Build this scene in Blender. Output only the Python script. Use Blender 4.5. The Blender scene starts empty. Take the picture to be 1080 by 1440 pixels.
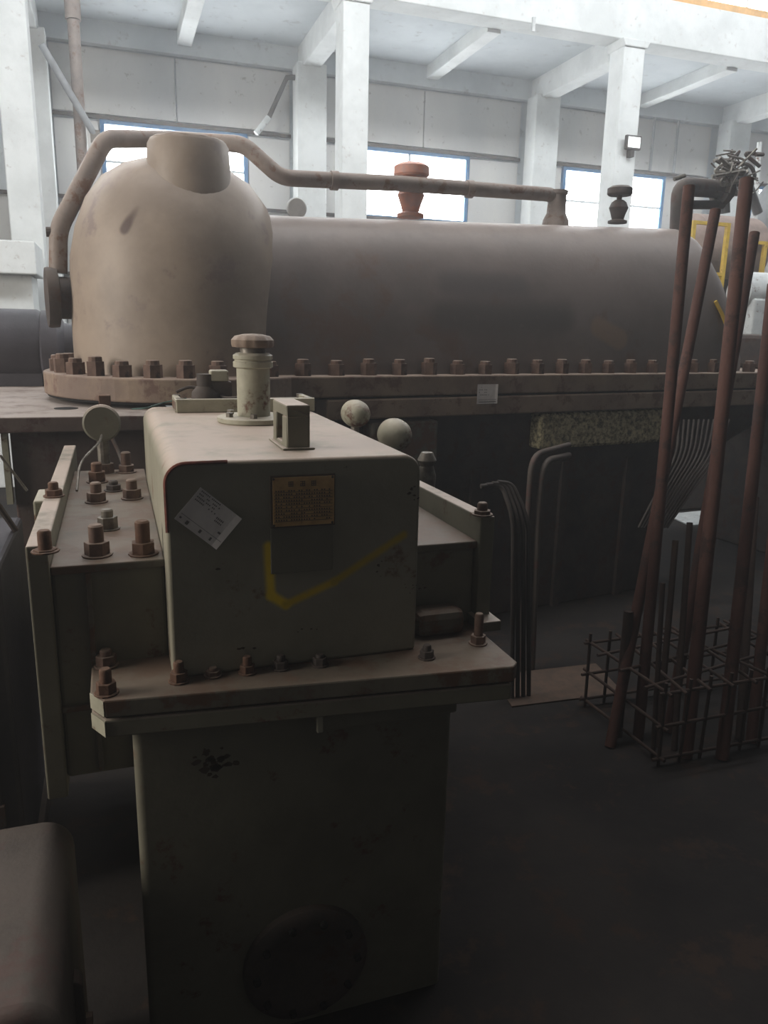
import bpy, bmesh, math, random
from mathutils import Vector, Matrix
random.seed(7)
R = math.radians
scn = bpy.context.scene
COL = scn.collection
PI = math.pi

# ------------------------------------------------------------------ camera
FPX, PITCH, YAW, ROLL, EYE = 1080.0, R(13.5), R(19.3), R(-1.27), 2.3
FLOOR = -0.3
_f = Vector((math.sin(YAW)*math.cos(PITCH), math.cos(YAW)*math.cos(PITCH), -math.sin(PITCH)))
_r0 = Vector((math.cos(YAW), -math.sin(YAW), 0)); _u0 = _r0.cross(_f)
_r = _r0*math.cos(ROLL) - _u0*math.sin(ROLL); _u = _u0*math.cos(ROLL) + _r0*math.sin(ROLL)
cd = bpy.data.cameras.new('camera'); cam = bpy.data.objects.new('camera', cd); COL.objects.link(cam)
cd.sensor_fit = 'VERTICAL'; cd.sensor_height = 36.0; cd.lens = FPX/1440*36.0
cd.clip_start = 0.05; cd.clip_end = 200
m = Matrix.Identity(4)
for i in range(3):
    m[i][0] = _r[i]; m[i][1] = _u[i]; m[i][2] = -_f[i]
m[0][3] = 0; m[1][3] = 0; m[2][3] = EYE
cam.matrix_world = m
scn.camera = cam
def atY(px, py, Y):
    d = _f + _r*((px-540)/FPX) + _u*((720-py)/FPX); t = Y/d.y
    return Vector((0, 0, EYE)) + d*t
def atZ(px, py, z):
    d = _f + _r*((px-540)/FPX) + _u*((720-py)/FPX); t = (z-EYE)/d.z
    return Vector((0, 0, EYE)) + d*t

# ------------------------------------------------------------------ light
W = bpy.data.worlds.new('world'); scn.world = W; W.use_nodes = True
W.node_tree.nodes['Background'].inputs[0].default_value = (.75, .85, 1, 1)
W.node_tree.nodes['Background'].inputs[1].default_value = 0.35
_vs = W.node_tree.nodes.new('ShaderNodeVolumeScatter')          # added haze, stands in for lens veil and lifts the shadows
_vs.inputs['Color'].default_value = (.95, .97, 1, 1); _vs.inputs['Density'].default_value = .009; _vs.inputs['Anisotropy'].default_value = .55
W.node_tree.links.new(_vs.outputs[0], W.node_tree.nodes['World Output'].inputs['Volume'])
scn.view_settings.view_transform = 'Standard'; scn.view_settings.look = 'None'
scn.view_settings.gamma = 1; scn.view_settings.use_curve_mapping = False
scn.view_settings.exposure = 0.0
def area(name, loc, target, sx, sy, power, col):
    ld = bpy.data.lights.new(name, 'AREA'); ld.shape = 'RECTANGLE'; ld.size = sx; ld.size_y = sy
    ld.energy = power; ld.color = col
    o = bpy.data.objects.new(name, ld); COL.objects.link(o); o.location = loc
    d = Vector(target)-Vector(loc); o.rotation_euler = d.to_track_quat('-Z', 'Z').to_euler()
    return o
# daylight from unseen windows at left, plus lamps added above the machines
area('column_fill', (7, 6.6, 11.2), (7, 15, 6.8), 26, 1.8, 2000, (.93, .97, 1))  # added unseen lamp, brightens the columns but not the machine fronts
area('unseen_window_daylight', (-8.5, 3.7, 4.6), (1.5, 4.6, 1.8), 4.6, 4.2, 800, (1, .93, .84))
area('top_fill', (1.5, 5.2, 11.0), (1.0, 4.6, 0), 7.0, 2.2, 260, (1, .94, .9))  # added overhead lamp, lifts the tops of gearbox and dome

# ------------------------------------------------------------------ materials
def nd(nt, t, **k):
    n = nt.nodes.new(t)
    for a, v in k.items():
        if a.startswith('i_'): n.inputs[int(a[2:])].default_value = v
        else: setattr(n, a, v)
    return n
def c4(c): return (c[0], c[1], c[2], 1)
def mix(nt, fac, a, b):
    n = nt.nodes.new('ShaderNodeMix'); n.data_type = 'RGBA'
    if hasattr(fac, 'links'): nt.links.new(fac, n.inputs[0])
    else: n.inputs[0].default_value = fac
    for v, s in ((a, n.inputs[6]), (b, n.inputs[7])):
        if hasattr(v, 'links'): nt.links.new(v, s)
        else: s.default_value = c4(v)
    return n.outputs[2]
def math_(nt, op, a, b=None, clamp=False):
    n = nt.nodes.new('ShaderNodeMath'); n.operation = op; n.use_clamp = clamp
    for v, s in ((a, n.inputs[0]), (b, n.inputs[1])):
        if v is None: continue
        if hasattr(v, 'links'): nt.links.new(v, s)
        else: s.default_value = v
    return n.outputs[0]
def ramp(nt, v, a, b, hi=1.0):
    n = nt.nodes.new('ShaderNodeMapRange'); n.clamp = True; n.interpolation_type = 'SMOOTHSTEP'
    nt.links.new(v, n.inputs[0]); n.inputs[1].default_value = a; n.inputs[2].default_value = b
    n.inputs[3].default_value = 0; n.inputs[4].default_value = hi
    return n.outputs[0]
def noise(nt, co, scale, detail=4, rough=.6, sc=None):
    if sc:
        mp = nd(nt, 'ShaderNodeMapping'); nt.links.new(co, mp.inputs[0]); mp.inputs[3].default_value = sc; co = mp.outputs[0]
    n = nd(nt, 'ShaderNodeTexNoise'); nt.links.new(co, n.inputs['Vector'])
    n.inputs['Scale'].default_value = scale; n.inputs['Detail'].default_value = detail; n.inputs['Roughness'].default_value = rough
    return n.outputs['Fac']
def seg(nt, co, a, b, w, soft):
    """mask of a painted stroke from a to b (object space, metres)"""
    a = Vector(a); b = Vector(b); ab = b-a
    s = nd(nt, 'ShaderNodeVectorMath', operation='SUBTRACT'); nt.links.new(co, s.inputs[0]); s.inputs[1].default_value = a
    d = nd(nt, 'ShaderNodeVectorMath', operation='DOT_PRODUCT'); nt.links.new(s.outputs[0], d.inputs[0]); d.inputs[1].default_value = ab/ab.length_squared
    t = math_(nt, 'ADD', d.outputs['Value'], 0, True)
    sc = nd(nt, 'ShaderNodeVectorMath', operation='SCALE'); sc.inputs[0].default_value = ab; nt.links.new(t, sc.inputs['Scale'])
    q = nd(nt, 'ShaderNodeVectorMath', operation='DISTANCE'); nt.links.new(s.outputs[0], q.inputs[0]); nt.links.new(sc.outputs[0], q.inputs[1])
    r = ramp(nt, q.outputs['Value'], w, w-soft)
    return r
def M(name, base, rough=.7, var=None, vscale=3, rust=0, rustcol=(.12, .05, .03), rscale=6, dust=0, dustcol=(.46, .37, .31),
      metal=0, bump=.15, bscale=25, stretch=None, strokes=(), chips=0, chipcol=(.03, .028, .025), spec=.3, emit=None):
    m = bpy.data.materials.new(name); m.use_nodes = True; nt = m.node_tree
    p = nt.nodes['Principled BSDF']
    p.inputs['Roughness'].default_value = rough; p.inputs['Metallic'].default_value = metal
    p.inputs['Specular IOR Level'].default_value = spec
    co = nd(nt, 'ShaderNodeTexCoord').outputs['Object']
    col = base
    n1 = noise(nt, co, vscale, 5, .65, stretch)
    if var: col = mix(nt, ramp(nt, n1, .32, .68), base, var)
    if rust:
        n2 = noise(nt, co, rscale, 8, .7)
        col = mix(nt, ramp(nt, n2, .62-.25*rust, .70-.2*rust), col, rustcol)
    if chips:
        n3 = noise(nt, co, 9, 9, .75)
        col = mix(nt, ramp(nt, n3, chips, chips+.012), col, chipcol)
    for (a, b, w, soft, sc_) in strokes:
        k = seg(nt, co, a, b, w, soft)
        k = math_(nt, 'MULTIPLY', k, ramp(nt, noise(nt, co, 14, 3), .15, .42))
        col = mix(nt, k, col, sc_)
    if dust:
        g = nd(nt, 'ShaderNodeNewGeometry'); sx = nd(nt, 'ShaderNodeSeparateXYZ'); nt.links.new(g.outputs['Normal'], sx.inputs[0])
        k = ramp(nt, sx.outputs['Z'], .25, .85, dust)
        k = math_(nt, 'MULTIPLY', k, ramp(nt, noise(nt, co, 5, 6, .7), .2, .55))
        col = mix(nt, k, col, dustcol)
    if hasattr(col, 'links'): nt.links.new(col, p.inputs['Base Color'])
    else: p.inputs['Base Color'].default_value = c4(col)
    if bump:
        b = nd(nt, 'ShaderNodeBump'); b.inputs['Strength'].default_value = bump; b.inputs['Distance'].default_value = .01
        nt.links.new(noise(nt, co, bscale, 6, .65), b.inputs['Height']); nt.links.new(b.outputs[0], p.inputs['Normal'])
    if emit:
        p.inputs['Emission Color'].default_value = c4(emit[0]); p.inputs['Emission Strength'].default_value = emit[1]
    return m
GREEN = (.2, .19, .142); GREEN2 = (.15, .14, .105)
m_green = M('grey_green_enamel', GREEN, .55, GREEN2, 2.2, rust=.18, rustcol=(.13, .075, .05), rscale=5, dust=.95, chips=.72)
m_green_old = M('grey_green_enamel_dirty', (.17, .155, .12), .6, (.10, .09, .072), 3, rust=.6, rustcol=(.12, .07, .045), dust=.6, dustcol=(.22, .165, .13), chips=.68)
m_pale = M('pale_lit_chamfer', (.42, .4, .31), .5, (.3, .29, .22), 6, rust=.3, dust=.6, dustcol=(.5, .44, .36))
m_flange = M('flange_dusty_cast_iron', (.19, .14, .115), .7, (.29, .22, .16), 2.5, rust=.4, rustcol=(.16, .1, .08), dust=.6, dustcol=(.36, .28, .23), bump=.3)
m_dome = M('heat_stained_casing_paint', (.34, .272, .215), .52, (.25, .2, .16), 1.6, rust=.28, rustcol=(.22, .17, .15), rscale=2.2, dust=.25, spec=.45,
           strokes=[((-.49, -.57, .96), (-.38, -.55, 1.08), .05, .03, (.09, .055, .045))], bump=.1)
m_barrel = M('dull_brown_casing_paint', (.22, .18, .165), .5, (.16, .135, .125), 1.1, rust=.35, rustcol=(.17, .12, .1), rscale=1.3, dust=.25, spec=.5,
             strokes=[((1.95, -.66, .46), (3.15, -.66, .46), .2, .16, (.125, .108, .1)), ((2.0, -.62, .72), (2.7, -.62, .72), .17, .14, (.14, .12, .115)),  # dark patches put blurred shadow and reflection smears into the colour
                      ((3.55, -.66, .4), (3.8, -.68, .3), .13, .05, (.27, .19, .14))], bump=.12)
m_rust = M('rusty_bolt_steel', (.10, .052, .034), .8, (.15, .08, .05), 14, rust=.3, rustcol=(.06, .035, .03), bump=.4, bscale=60, dust=.3, dustcol=(.3, .22, .17))
m_rust2 = M('dark_rusty_nut', (.10, .062, .048), .75, (.16, .1, .075), 9, rust=.3, rustcol=(.05, .035, .03), bump=.3, bscale=50, dust=.6, dustcol=(.33, .26, .21))
m_galv = M('dulled_plated_steel', (.22, .2, .17), .45, (.12, .105, .09), 20, metal=.5, bump=.2)
m_darksteel = M('dark_dirty_steel', (.05, .043, .04), .7, (.085, .065, .055), 4, rust=.4, rustcol=(.07, .04, .03), dust=.35, dustcol=(.15, .12, .1), bump=.3)
m_bed = M('bedplate_iron', (.10, .075, .068), .7, (.15, .11, .095), 2, rust=.4, rustcol=(.09, .05, .045), dust=.95, dustcol=(.36, .31, .28), bump=.25)
m_black = M('black_machine_paint', (.04, .038, .045), .55, (.065, .06, .07), 2, bump=.2)
m_pipe = M('brown_grey_pipe_paint', (.27, .22, .19), .55, (.2, .165, .145), 5, rust=.3, rustcol=(.17, .1, .07), dust=.3)
m_rod = M('rusted_steel_pipe', (.075, .032, .024), .8, (.11, .052, .04), 5, rust=.4, rustcol=(.055, .03, .025), stretch=(1, 1, .25), bump=.3, bscale=50)
m_rod2 = M('dark_rusted_bar', (.045, .028, .023), .8, (.065, .04, .03), 6, bump=.3)
m_conc = M('whitewashed_concrete', (.78, .8, .79), .85, (.66, .68, .67), 1.2, rust=.12, rustcol=(.6, .59, .57), rscale=9, bump=.25, bscale=12)
m_conc2 = M('whitewashed_concrete_slab', (.62, .66, .68), .9, (.52, .56, .58), .7, rust=.2, rustcol=(.47, .49, .5), rscale=3, bump=.3, bscale=8)
m_panel = M('cream_wall_panel', (.62, .605, .575), .7, (.55, .545, .53), .8, rust=.1, rustcol=(.4, .38, .35), bump=.08, stretch=(1, 1, .3))
m_floor = M('oily_concrete_floor', (.034, .03, .028), .75, (.022, .02, .02), 1.3, rust=.35, rustcol=(.042, .03, .025), rscale=3.5, bump=.4, bscale=18)
m_hall = M('dark_hall_wall', (.05, .05, .05), .9, (.04, .04, .04), 1)  # unseen walls and roof, kept dark to cut bounced light
m_blue = M('blue_window_paint', (.05, .16, .33), .5, (.07, .2, .38), 6)
m_glass = M('overexposed_window_pane', (.9, .95, 1), .3, emit=((.95, .98, 1), 14), bump=0)
m_yellow = M('yellow_safety_paint', (.62, .42, .05), .5, (.5, .33, .05), 8, rust=.15)
m_orange = M('orange_rail_paint', (.75, .42, .12), .6, (.6, .33, .1), 6)
m_orangevalve = M('faded_orange_paint', (.68, .3, .2), .6, (.5, .3, .26), 8)
m_white = M('white_machine_enamel', (.62, .64, .63), .5, (.5, .52, .52), 5, rust=.2)
m_paper = M('creased_white_paper', (.86, .82, .8), .85, (.74, .7, .68), 8, bump=.2, bscale=15)
m_ink = M('grey_ink', (.16, .15, .145), .9, bump=0)
m_brass = M('tarnished_brass_plate', (.62, .38, .15), .5, (.45, .27, .1), 18, metal=.1, bump=.1)
m_engr = M('dark_engraving', (.07, .05, .035), .8, bump=0)
m_hose = M('dull_rubber_hose', (.045, .038, .035), .6, (.07, .058, .052), 5, bump=.1)
m_cable = M('green_grey_wire', (.05, .1, .085), .6, bump=0)
m_tarp = M('dark_blue_sheeting', (.045, .06, .085), .45, (.12, .14, .16), 5, bump=.4, bscale=8)
m_greenbag = M('green_cloth', (.03, .09, .055), .8, (.02, .06, .04), 6)
m_floor.node_tree.nodes['Principled BSDF'].inputs['Specular IOR Level'].default_value = .08
m_soot = M('soot_brown_casing', (.085, .07, .06), .7, (.06, .05, .045), 4, rust=.4, rustcol=(.09, .05, .045), dust=.5, dustcol=(.13, .105, .09), bump=.3)
m_speckle = M('pale_speckle', (.55, .49, .3), .9, (.06, .055, .04), 30, bump=.6, bscale=40)  # pale base broken up by fine dark speckle
m_lens = M('floodlight_lens', (.8, .85, .85), .2, emit=((1, 1, 1), .8), bump=0)
m_tank = M('grey_tank_paint', (.33, .34, .35), .5, (.25, .26, .27), 3)
m_hole = M('black_recess', (.015, .014, .014), .9, bump=0)  # near-black colour paints in the dark of openings; joints and screws share it
m_bark = M('brown_duct_cladding', (.28, .21, .18), .8, (.2, .15, .13), 5)

# front of the cover: yellow paint tick
def strokes_for(origin):
    def P(px, py): return tuple(atY(px, py, 2.42)-Vector(origin))
    y = (.85, .6, .012); out = []
    out.append((P(377, 768), P(381, 838), .025, .02, y)); out.append((P(382, 838), P(402, 850), .026, .02, y))
    out.append((P(402, 850), P(470, 818), .023, .02, (.6, .42, .02))); out.append((P(470, 818), P(568, 752), .023, .02, (.46, .33, .03)))
    return out

# ------------------------------------------------------------------ mesh helpers
class MB:
    def __init__(s): s.v = []; s.f = []
    def add(s, vs, fs):
        n = len(s.v); s.v += [Vector(a) for a in vs]; s.f += [tuple(i+n for i in f) for f in fs]; return s
    def box(s, x0, x1, y0, y1, z0, z1):
        return s.add([(x, y, z) for z in (z0, z1) for y in (y0, y1) for x in (x0, x1)],
                     [(0, 2, 3, 1), (4, 5, 7, 6), (0, 1, 5, 4), (2, 6, 7, 3), (0, 4, 6, 2), (1, 3, 7, 5)])
    def prism(s, prof, axis, a0, a1):
        """prof: closed 2-D outline; axis x: (y,z); y: (x,z); z: (x,y)"""
        def pt(p, a): return {'x': (a, p[0], p[1]), 'y': (p[0], a, p[1]), 'z': (p[0], p[1], a)}[axis]
        n = len(prof)
        vs = [pt(p, a0) for p in prof]+[pt(p, a1) for p in prof]
        fs = [tuple(range(n)), tuple(range(2*n-1, n-1, -1))]+[(i, i+n, (i+1) % n+n, (i+1) % n) for i in range(n)]
        return s.add(vs, fs)
    def tube(s, pts, r, n=12, cap=True):
        pts = [Vector(p) for p in pts]; rings = []; up = None
        rs = r if isinstance(r, (list, tuple)) else [r]*len(pts)
        vs = []; fs = []
        for i, p in enumerate(pts):
            if i == 0: t = pts[1]-p
            elif i == len(pts)-1: t = p-pts[i-1]
            else: t = (pts[i+1]-p).normalized()+(p-pts[i-1]).normalized()
            t.normalize()
            if up is None:
                up = Vector((0, 0, 1)) if abs(t.z) < .9 else Vector((1, 0, 0))
            a = t.cross(up).normalized(); b = a.cross(t).normalized(); up = b
            for k in range(n):
                w = 2*PI*k/n; vs.append(p+(a*math.cos(w)+b*math.sin(w))*rs[i])
        for i in range(len(pts)-1):
            for k in range(n):
                fs.append((i*n+k, i*n+(k+1) % n, (i+1)*n+(k+1) % n, (i+1)*n+k))
        if cap:
            fs.append(tuple(range(n))[::-1]); fs.append(tuple((len(pts)-1)*n+k for k in range(n)))
        return s.add(vs, fs)
    def cyl(s, p0, p1, r, n=20): return s.tube([p0, p1], r, n)
    def lathe(s, prof, c=(0, 0, 0), n=32, axis='z', scal=None):
        """prof (r, h) from bottom to top"""
        vs = []; fs = []; cx, cy, cz = c
        for (r, h) in prof:
            for k in range(n):
                w = 2*PI*k/n; q = 1 if not scal else scal(k)
                a, b = r*q*math.cos(w), r*q*math.sin(w)
                vs.append({'z': (cx+a, cy+b, cz+h), 'x': (cx+h, cy+a, cz+b), 'y': (cx+a, cy+h, cz-b)}[axis])
        for i in range(len(prof)-1):
            for k in range(n): fs.append((i*n+k, i*n+(k+1) % n, (i+1)*n+(k+1) % n, (i+1)*n+k))
        fs.append(tuple(range(n))[::-1]); fs.append(tuple((len(prof)-1)*n+k for k in range(n)))
        return s.add(vs, fs)
    def build(s, name, mat, parent=None, bevel=0, smooth=False, space='world', segs=2):
        vs = s.v
        if parent is not None and space == 'world':
            root = parent
            while root.parent: root = root.parent
            inv = (Matrix.Translation(root.location) @ Matrix.Rotation(root.rotation_euler.z, 4, 'Z')).inverted()
            off = Vector((0, 0, 0)); q = parent
            while q.parent: off += q.location; q = q.parent
            vs = [inv @ v - off for v in vs]
        me = bpy.data.meshes.new(name); me.from_pydata([tuple(v) for v in vs], [], s.f); me.materials.append(mat)
        bm = bmesh.new(); bm.from_mesh(me)
        bmesh.ops.remove_doubles(bm, verts=bm.verts, dist=1e-6)
        bmesh.ops.recalc_face_normals(bm, faces=bm.faces); bm.to_mesh(me); bm.free()
        o = bpy.data.objects.new(name, me); COL.objects.link(o)
        if parent is not None: o.parent = parent
        if smooth:
            for p in me.polygons: p.use_smooth = len(p.vertices) <= 4
            try: me.set_sharp_from_angle(angle=R(38))
            except Exception: pass
        if bevel:
            b = o.modifiers.new('bevel', 'BEVEL'); b.width = bevel; b.segments = segs; b.limit_method = 'ANGLE'; b.angle_limit = R(40)
        return o
def tag(o, label=None, cat=None, group=None, kind=None):
    if label: o['label'] = label
    if cat: o['category'] = cat
    if group: o['group'] = group
    if kind: o['kind'] = kind
    return o
def empty(name, loc, rz=0):
    o = bpy.data.objects.new(name, None); COL.objects.link(o); o.location = loc; o.rotation_euler = (0, 0, rz); o.empty_display_size = .1
    return o
def tolocal(root, p):
    inv = (Matrix.Translation(root.location) @ Matrix.Rotation(root.rotation_euler.z, 4, 'Z')).inverted()
    return inv @ Vector(p)
def place(src, name, parent, loc, rz=0, scale=1, tilt=0):
    o = bpy.data.objects.new(name, src); COL.objects.link(o); o.parent = parent; o.location = loc
    o.rotation_euler = (tilt, 0, rz); o.scale = (scale,)*3 if not isinstance(scale, tuple) else scale
    return o
def mesh_only(mb, name, mat, bevel=0, smooth=False):
    o = mb.build(name, mat, None, 0, smooth); me = o.data; bpy.data.objects.remove(o); return me
def rrect(x0, x1, z0, z1, r, n=6, bottom=False):
    """outline with rounded top (and bottom) corners"""
    pts = []
    def arc(cx, cz, a0, a1):
        for i in range(n+1):
            a = R(a0+(a1-a0)*i/n); pts.append((cx+r*math.cos(a), cz+r*math.sin(a)))
    if bottom: arc(x0+r, z0+r, 180, 270); arc(x1-r, z0+r, 270, 360)
    else: pts += [(x0, z0), (x1, z0)]
    arc(x1-r, z1-r, 0, 90); arc(x0+r, z1-r, 90, 180)
    return pts
def hexp(r): return [(r*math.cos(PI/3*k), r*math.sin(PI/3*k)) for k in range(6)]

# ================================================================== SETTING
def struct(name, mb, mat, **k): return tag(mb.build(name, mat, **k), kind='structure')
struct('floor', MB().box(-12, 26, -6, 19.2, FLOOR-.2, FLOOR), m_floor)
struct('unseen_wall_left', MB().box(-12.3, -12, -6, 19.2, FLOOR, 12), m_hall)
struct('unseen_wall_right', MB().box(26, 26.3, -6, 19.2, FLOOR, 12), m_hall)
struct('unseen_wall_front', MB().box(-12.3, 26.3, -6.3, -6, FLOOR, 12), m_hall)
struct('ceiling', MB().box(-12.3, 26.3, -6.3, 15.3, 12, 12.3), m_hall)
CX = [-7.2, -1.25, 4.44, 10.33, 16.2, 22.1]
YF, YB = 15.0, 18.3
# slab of the side aisle and beams
struct('trim_1', MB().box(-12, 26, 15.4, 19.2, 8.3, 8.5), m_conc2)
struct('trim_2', MB().box(-12, 26, 14.85, 15.4, 8.08, 8.93), m_conc, bevel=.02)      # front beam
struct('trim_3', MB().box(-12, 26, 18.6, 18.8, 7.85, 8.3), m_conc2)                # beam above the panels
for i, x in enumerate(CX):
    struct('trim_%d' % (4+i), MB().box(x-.2, x+.2, 15.4, 18.6, 7.8, 8.3), m_conc, bevel=.015)
    if i < 5: struct('trim_%d' % (10+i), MB().box(x+3.04-.15, x+3.04+.15, 15.4, 18.6, 8.02, 8.3), m_conc, bevel=.015)
for i, x in enumerate(CX):
    for (y, w, zt, nm) in ((YF, .25, 8.08, 'front'), (YB, .33, 7.86, 'back')):
        mb = MB().box(x-w, x+w, y-.25, y+.25, FLOOR, zt)
        if nm == 'front':   # haunch below the crane beam
            mb.prism([(x-.34, zt-.02), (x-.27, zt-.16), (x+.27, zt-.16), (x+.34, zt-.02)], 'y', y-.3, y+.3)
        o = struct('column', mb, m_conc, bevel=.02)
# crane rail and upper clerestory band over the beam
struct('trim_20', MB().box(-12, 26, 14.9, 15.05, 8.93, 9.04).box(-12, 26, 14.95, 15.0, 9.04, 9.1), m_orange)
struct('wall_upper', MB().box(-12, 26, 15.9, 16.1, 8.5, 9.3).box(-12, 26, 15.9, 16.1, 11.5, 12), m_conc2)
wu = MB()
for k in range(19): wu.box(-12+2*k, -12+2*k+.08, 15.92, 16.02, 9.3, 11.5)
struct('window_5', wu, m_white)
g = MB().box(-12, 26, 16.0, 16.03, 9.3, 11.5).build('pane', m_glass, bpy.data.objects['window_5'])
# ---- back wall: sheet panels between columns, window openings
YW = 18.8
struct_w = tag(MB().box(-12, 26, YW+.1, YW+.3, FLOOR, 4.88).box(-12, 26, YW+.1, YW+.3, 6.46, 8.3)
               .box(-12, 0, YW+.1, YW+.3, 4.88, 6.46).box(3.12, 5.45, YW+.1, YW+.3, 4.88, 6.46).box(8.62, 11.3, YW+.1, YW+.3, 4.88, 6.46)
               .box(14.5, 17.5, YW+.1, YW+.3, 4.88, 6.46).box(20.5, 26, YW+.1, YW+.3, 4.88, 6.46).build('wall_back', m_conc2), kind='structure')
WINS = [(0, 3.12), (5.45, 8.62), (11.3, 14.5), (17.5, 20.5)]
for i in range(len(CX)-1):
    x0, x1 = CX[i]+.33, CX[i+1]-.33
    xm = (x0+x1)/2
    def panel(a, b, c, d, off=0):
        MB().box(a+.012, b-.012, YW+off, YW+.1, c+.012, d-.012).build('wall_panel', m_panel, struct_w, bevel=.008)
    for (a, b) in ((x0, xm), (xm, x1)):
        panel(a, b, 6.56, 7.84, .0)
        for (c, d) in ((3.3, 4.86), (1.7, 3.3), (FLOOR+.01, 1.7)): panel(a, b, c, d, .02)
    # side pieces next to the window
    for (wa, wb) in WINS:
        if wa > x0-.5 and wb < x1+.5:
            if wa-x0 > .2: panel(x0, wa-.02, 4.9, 6.44, .02)
            if x1-wb > .2: panel(wb+.02, x1, 4.9, 6.44, .02)
    # horizontal girts (steel rails)
    for z in (6.5, 5.0-.12, 3.3):
        MB().box(x0, x1, YW-.07, YW+.0, z-.035, z+.035).build('wall_rail', m_darksteel, struct_w)
for i, (a, b) in enumerate(WINS):
    f = MB()
    w = .09
    f.box(a, b, YW-.03, YW+.1, 6.38, 6.47).box(a, b, YW-.03, YW+.1, 4.88, 4.95)
    f.box(a, a+w, YW-.03, YW+.1, 4.95, 6.38).box(b-w, b, YW-.03, YW+.1, 4.95, 6.38)
    wo = tag(f.build('window_%d' % (i+1), m_blue), kind='structure')
    xm = (a+b)/2
    for (c0, c1, mm) in ((xm-.03, xm+.03, m_conc2),):
        MB().box(c0, c1, YW-.01, YW+.08, 4.95, 6.38).build('mullion', mm, wo)
    MB().box(a+w, b-w, YW-.01, YW+.08, 5.62, 5.67).build('transom', m_conc2, wo)
    for (c0, c1) in ((a+w, xm-.03), (xm+.03, b-w)):
        for (d0, d1) in ((4.95, 5.62), (5.67, 6.38)):
            MB().box(c0, c1, YW+.03, YW+.04, d0, d1).build('pane', m_glass, wo)
# vertical pipe and wall braces at the left bay
vp = tag(MB().tube([(-.33, 15.7, FLOOR), (-.33, 15.7, 7.3)], .1, 16).tube([(-.33, 15.7, 7.3), (-.33, 15.7, 8.3)], .13, 16).build('standpipe', m_pipe, smooth=True),
         'tall brown standpipe rising to the ceiling behind the machine at left', 'pipe')
b = empty('diagonal_brace', atY(130, 185, 15.55)); tag(b, 'grey steel diagonal brace sloping down right beside the leftmost column', 'brace')
MB().tube([atY(58, 62, 15.12), atY(132, 188, 15.55)], .06, 10).build('rod', m_tank, b, smooth=True)
c = atY(134, 192, 15.55); MB().box(c.x-.08, c.x+.08, 15.5, 15.6, c.z-.1, c.z+.1).build('end_plate', m_galv, b)
b = empty('diagonal_brace', atY(365, 185, 18.3)); tag(b, 'dark steel diagonal brace sloping down left, upper right of the domed casing', 'brace')
MB().tube([Vector((4.115, 18.3, atY(406, 108, 18.3).z)), atY(406, 108, 18.3)+Vector((-.04, 0, -.02)), atY(378, 165, 18.3)], .055, 10).build('rod', m_darksteel, b, smooth=True)
MB().tube([atY(378, 165, 18.3), atY(360, 188, 18.3)], .065, 10).build('end_socket', m_white, b, smooth=True)
# thin conduits on the wall of the right bay
for px in (923, 957):
    a = atY(px, 165, 18.62); tag(MB().cyl((a.x, 18.68, 6.55), (a.x, 18.68, 7.85), .035, 8).build('wall_conduit', m_tank), 'thin grey vertical conduit %s the right bay wall' % ('nearest the floodlight column on' if px < 940 else 'further right on'), 'conduit')
# floodlight on the third column
fl = empty('floodlight', (10.38, 14.7, 6.1)); tag(fl, 'small square floodlight fixed to the white concrete column at right', 'lamp')
MB().box(10.2, 10.57, 14.58, 14.66, 5.98, 6.26).build('housing', m_darksteel, fl, bevel=.02)
MB().box(10.24, 10.53, 14.565, 14.58, 6.02, 6.22).build('lens', m_lens, fl)
MB().box(10.35, 10.43, 14.6, 14.75, 5.85, 6.0).build('bracket', m_darksteel, fl)
sg = tag(MB().box(8.0, 8.06, 14.8, 14.84, 7.93, 8.18).build('hook_bracket', m_white), 'tiny white bracket under the long concrete beam', 'bracket')

# ================================================================== TURBINE
YAWT = R(8)
tb = empty('steam_turbine', (.52, 6.3, 0), YAWT)
tag(tb, 'huge brown domed steam turbine casing with a bolted horizontal flange', 'turbine')
Lt = 'local'
ZF = 1.94
prof = [(.80, 0), (.80, .3), (.795, .6), (.78, .82), (.735, 1.02), (.655, 1.22), (.54, 1.37), (.40, 1.46), (.22, 1.52), (.05, 1.54)]
o = MB().lathe(prof, (0, 0, 0), 64).build('dome', m_dome, tb, smooth=True, space=Lt); o.location = (0, 0, ZF)
# neck boss on the dome
cN = tolocal(tb, (.575, 5.95, 0))
MB().lathe([(.30, 0), (.305, .14), (.297, .24), (.287, .32), (.277, .5), (.262, .525)], (cN.x, cN.y, 3.0), 40).build('neck_boss', m_dome, tb, smooth=True, space=Lt)
MB().lathe([(.255, 0), (.262, .006), (.255, .012), (.2, .012)], (cN.x, cN.y, 3.52), 40, scal=lambda k: 1+.012*math.sin(k*2.3)).build('neck_rim', m_dome, tb, smooth=True, space=Lt)
# long barrel: superelliptic section growing to the right
def section(x):
    h = 1.19+.05*(x-.7); w = .66+.02*x
    if x > 4.95:
        t = (x-4.95)/.75; h *= (1-.72*(.55*t+.45*t*t)); w *= (1-.3*t*t)
    return w, h
bm = MB(); vs = []; fs = []; N = 36
xs = [.2, .7, 1.4, 2.2, 3, 3.8, 4.6, 4.9, 5.0, 5.1, 5.25, 5.4, 5.55, 5.7]
for x in xs:
    w, h = section(x)
    for k in range(N+1):
        a = PI*k/N; c, s_ = math.cos(a), math.sin(a)
        y = -w*math.copysign(abs(c)**.72, c); z = h*(s_**.80)
        vs.append((x, y, z))
n1 = N+1
for i in range(len(xs)-1):
    for k in range(N): fs.append((i*n1+k, i*n1+k+1, (i+1)*n1+k+1, (i+1)*n1+k))
fs.append(tuple(range(n1))); fs.append(tuple((len(xs)-1)*n1+k for k in range(n1))[::-1])
for i in range(len(xs)-1): fs.append((i*n1, (i+1)*n1, (i+1)*n1+N, i*n1+N))
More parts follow.
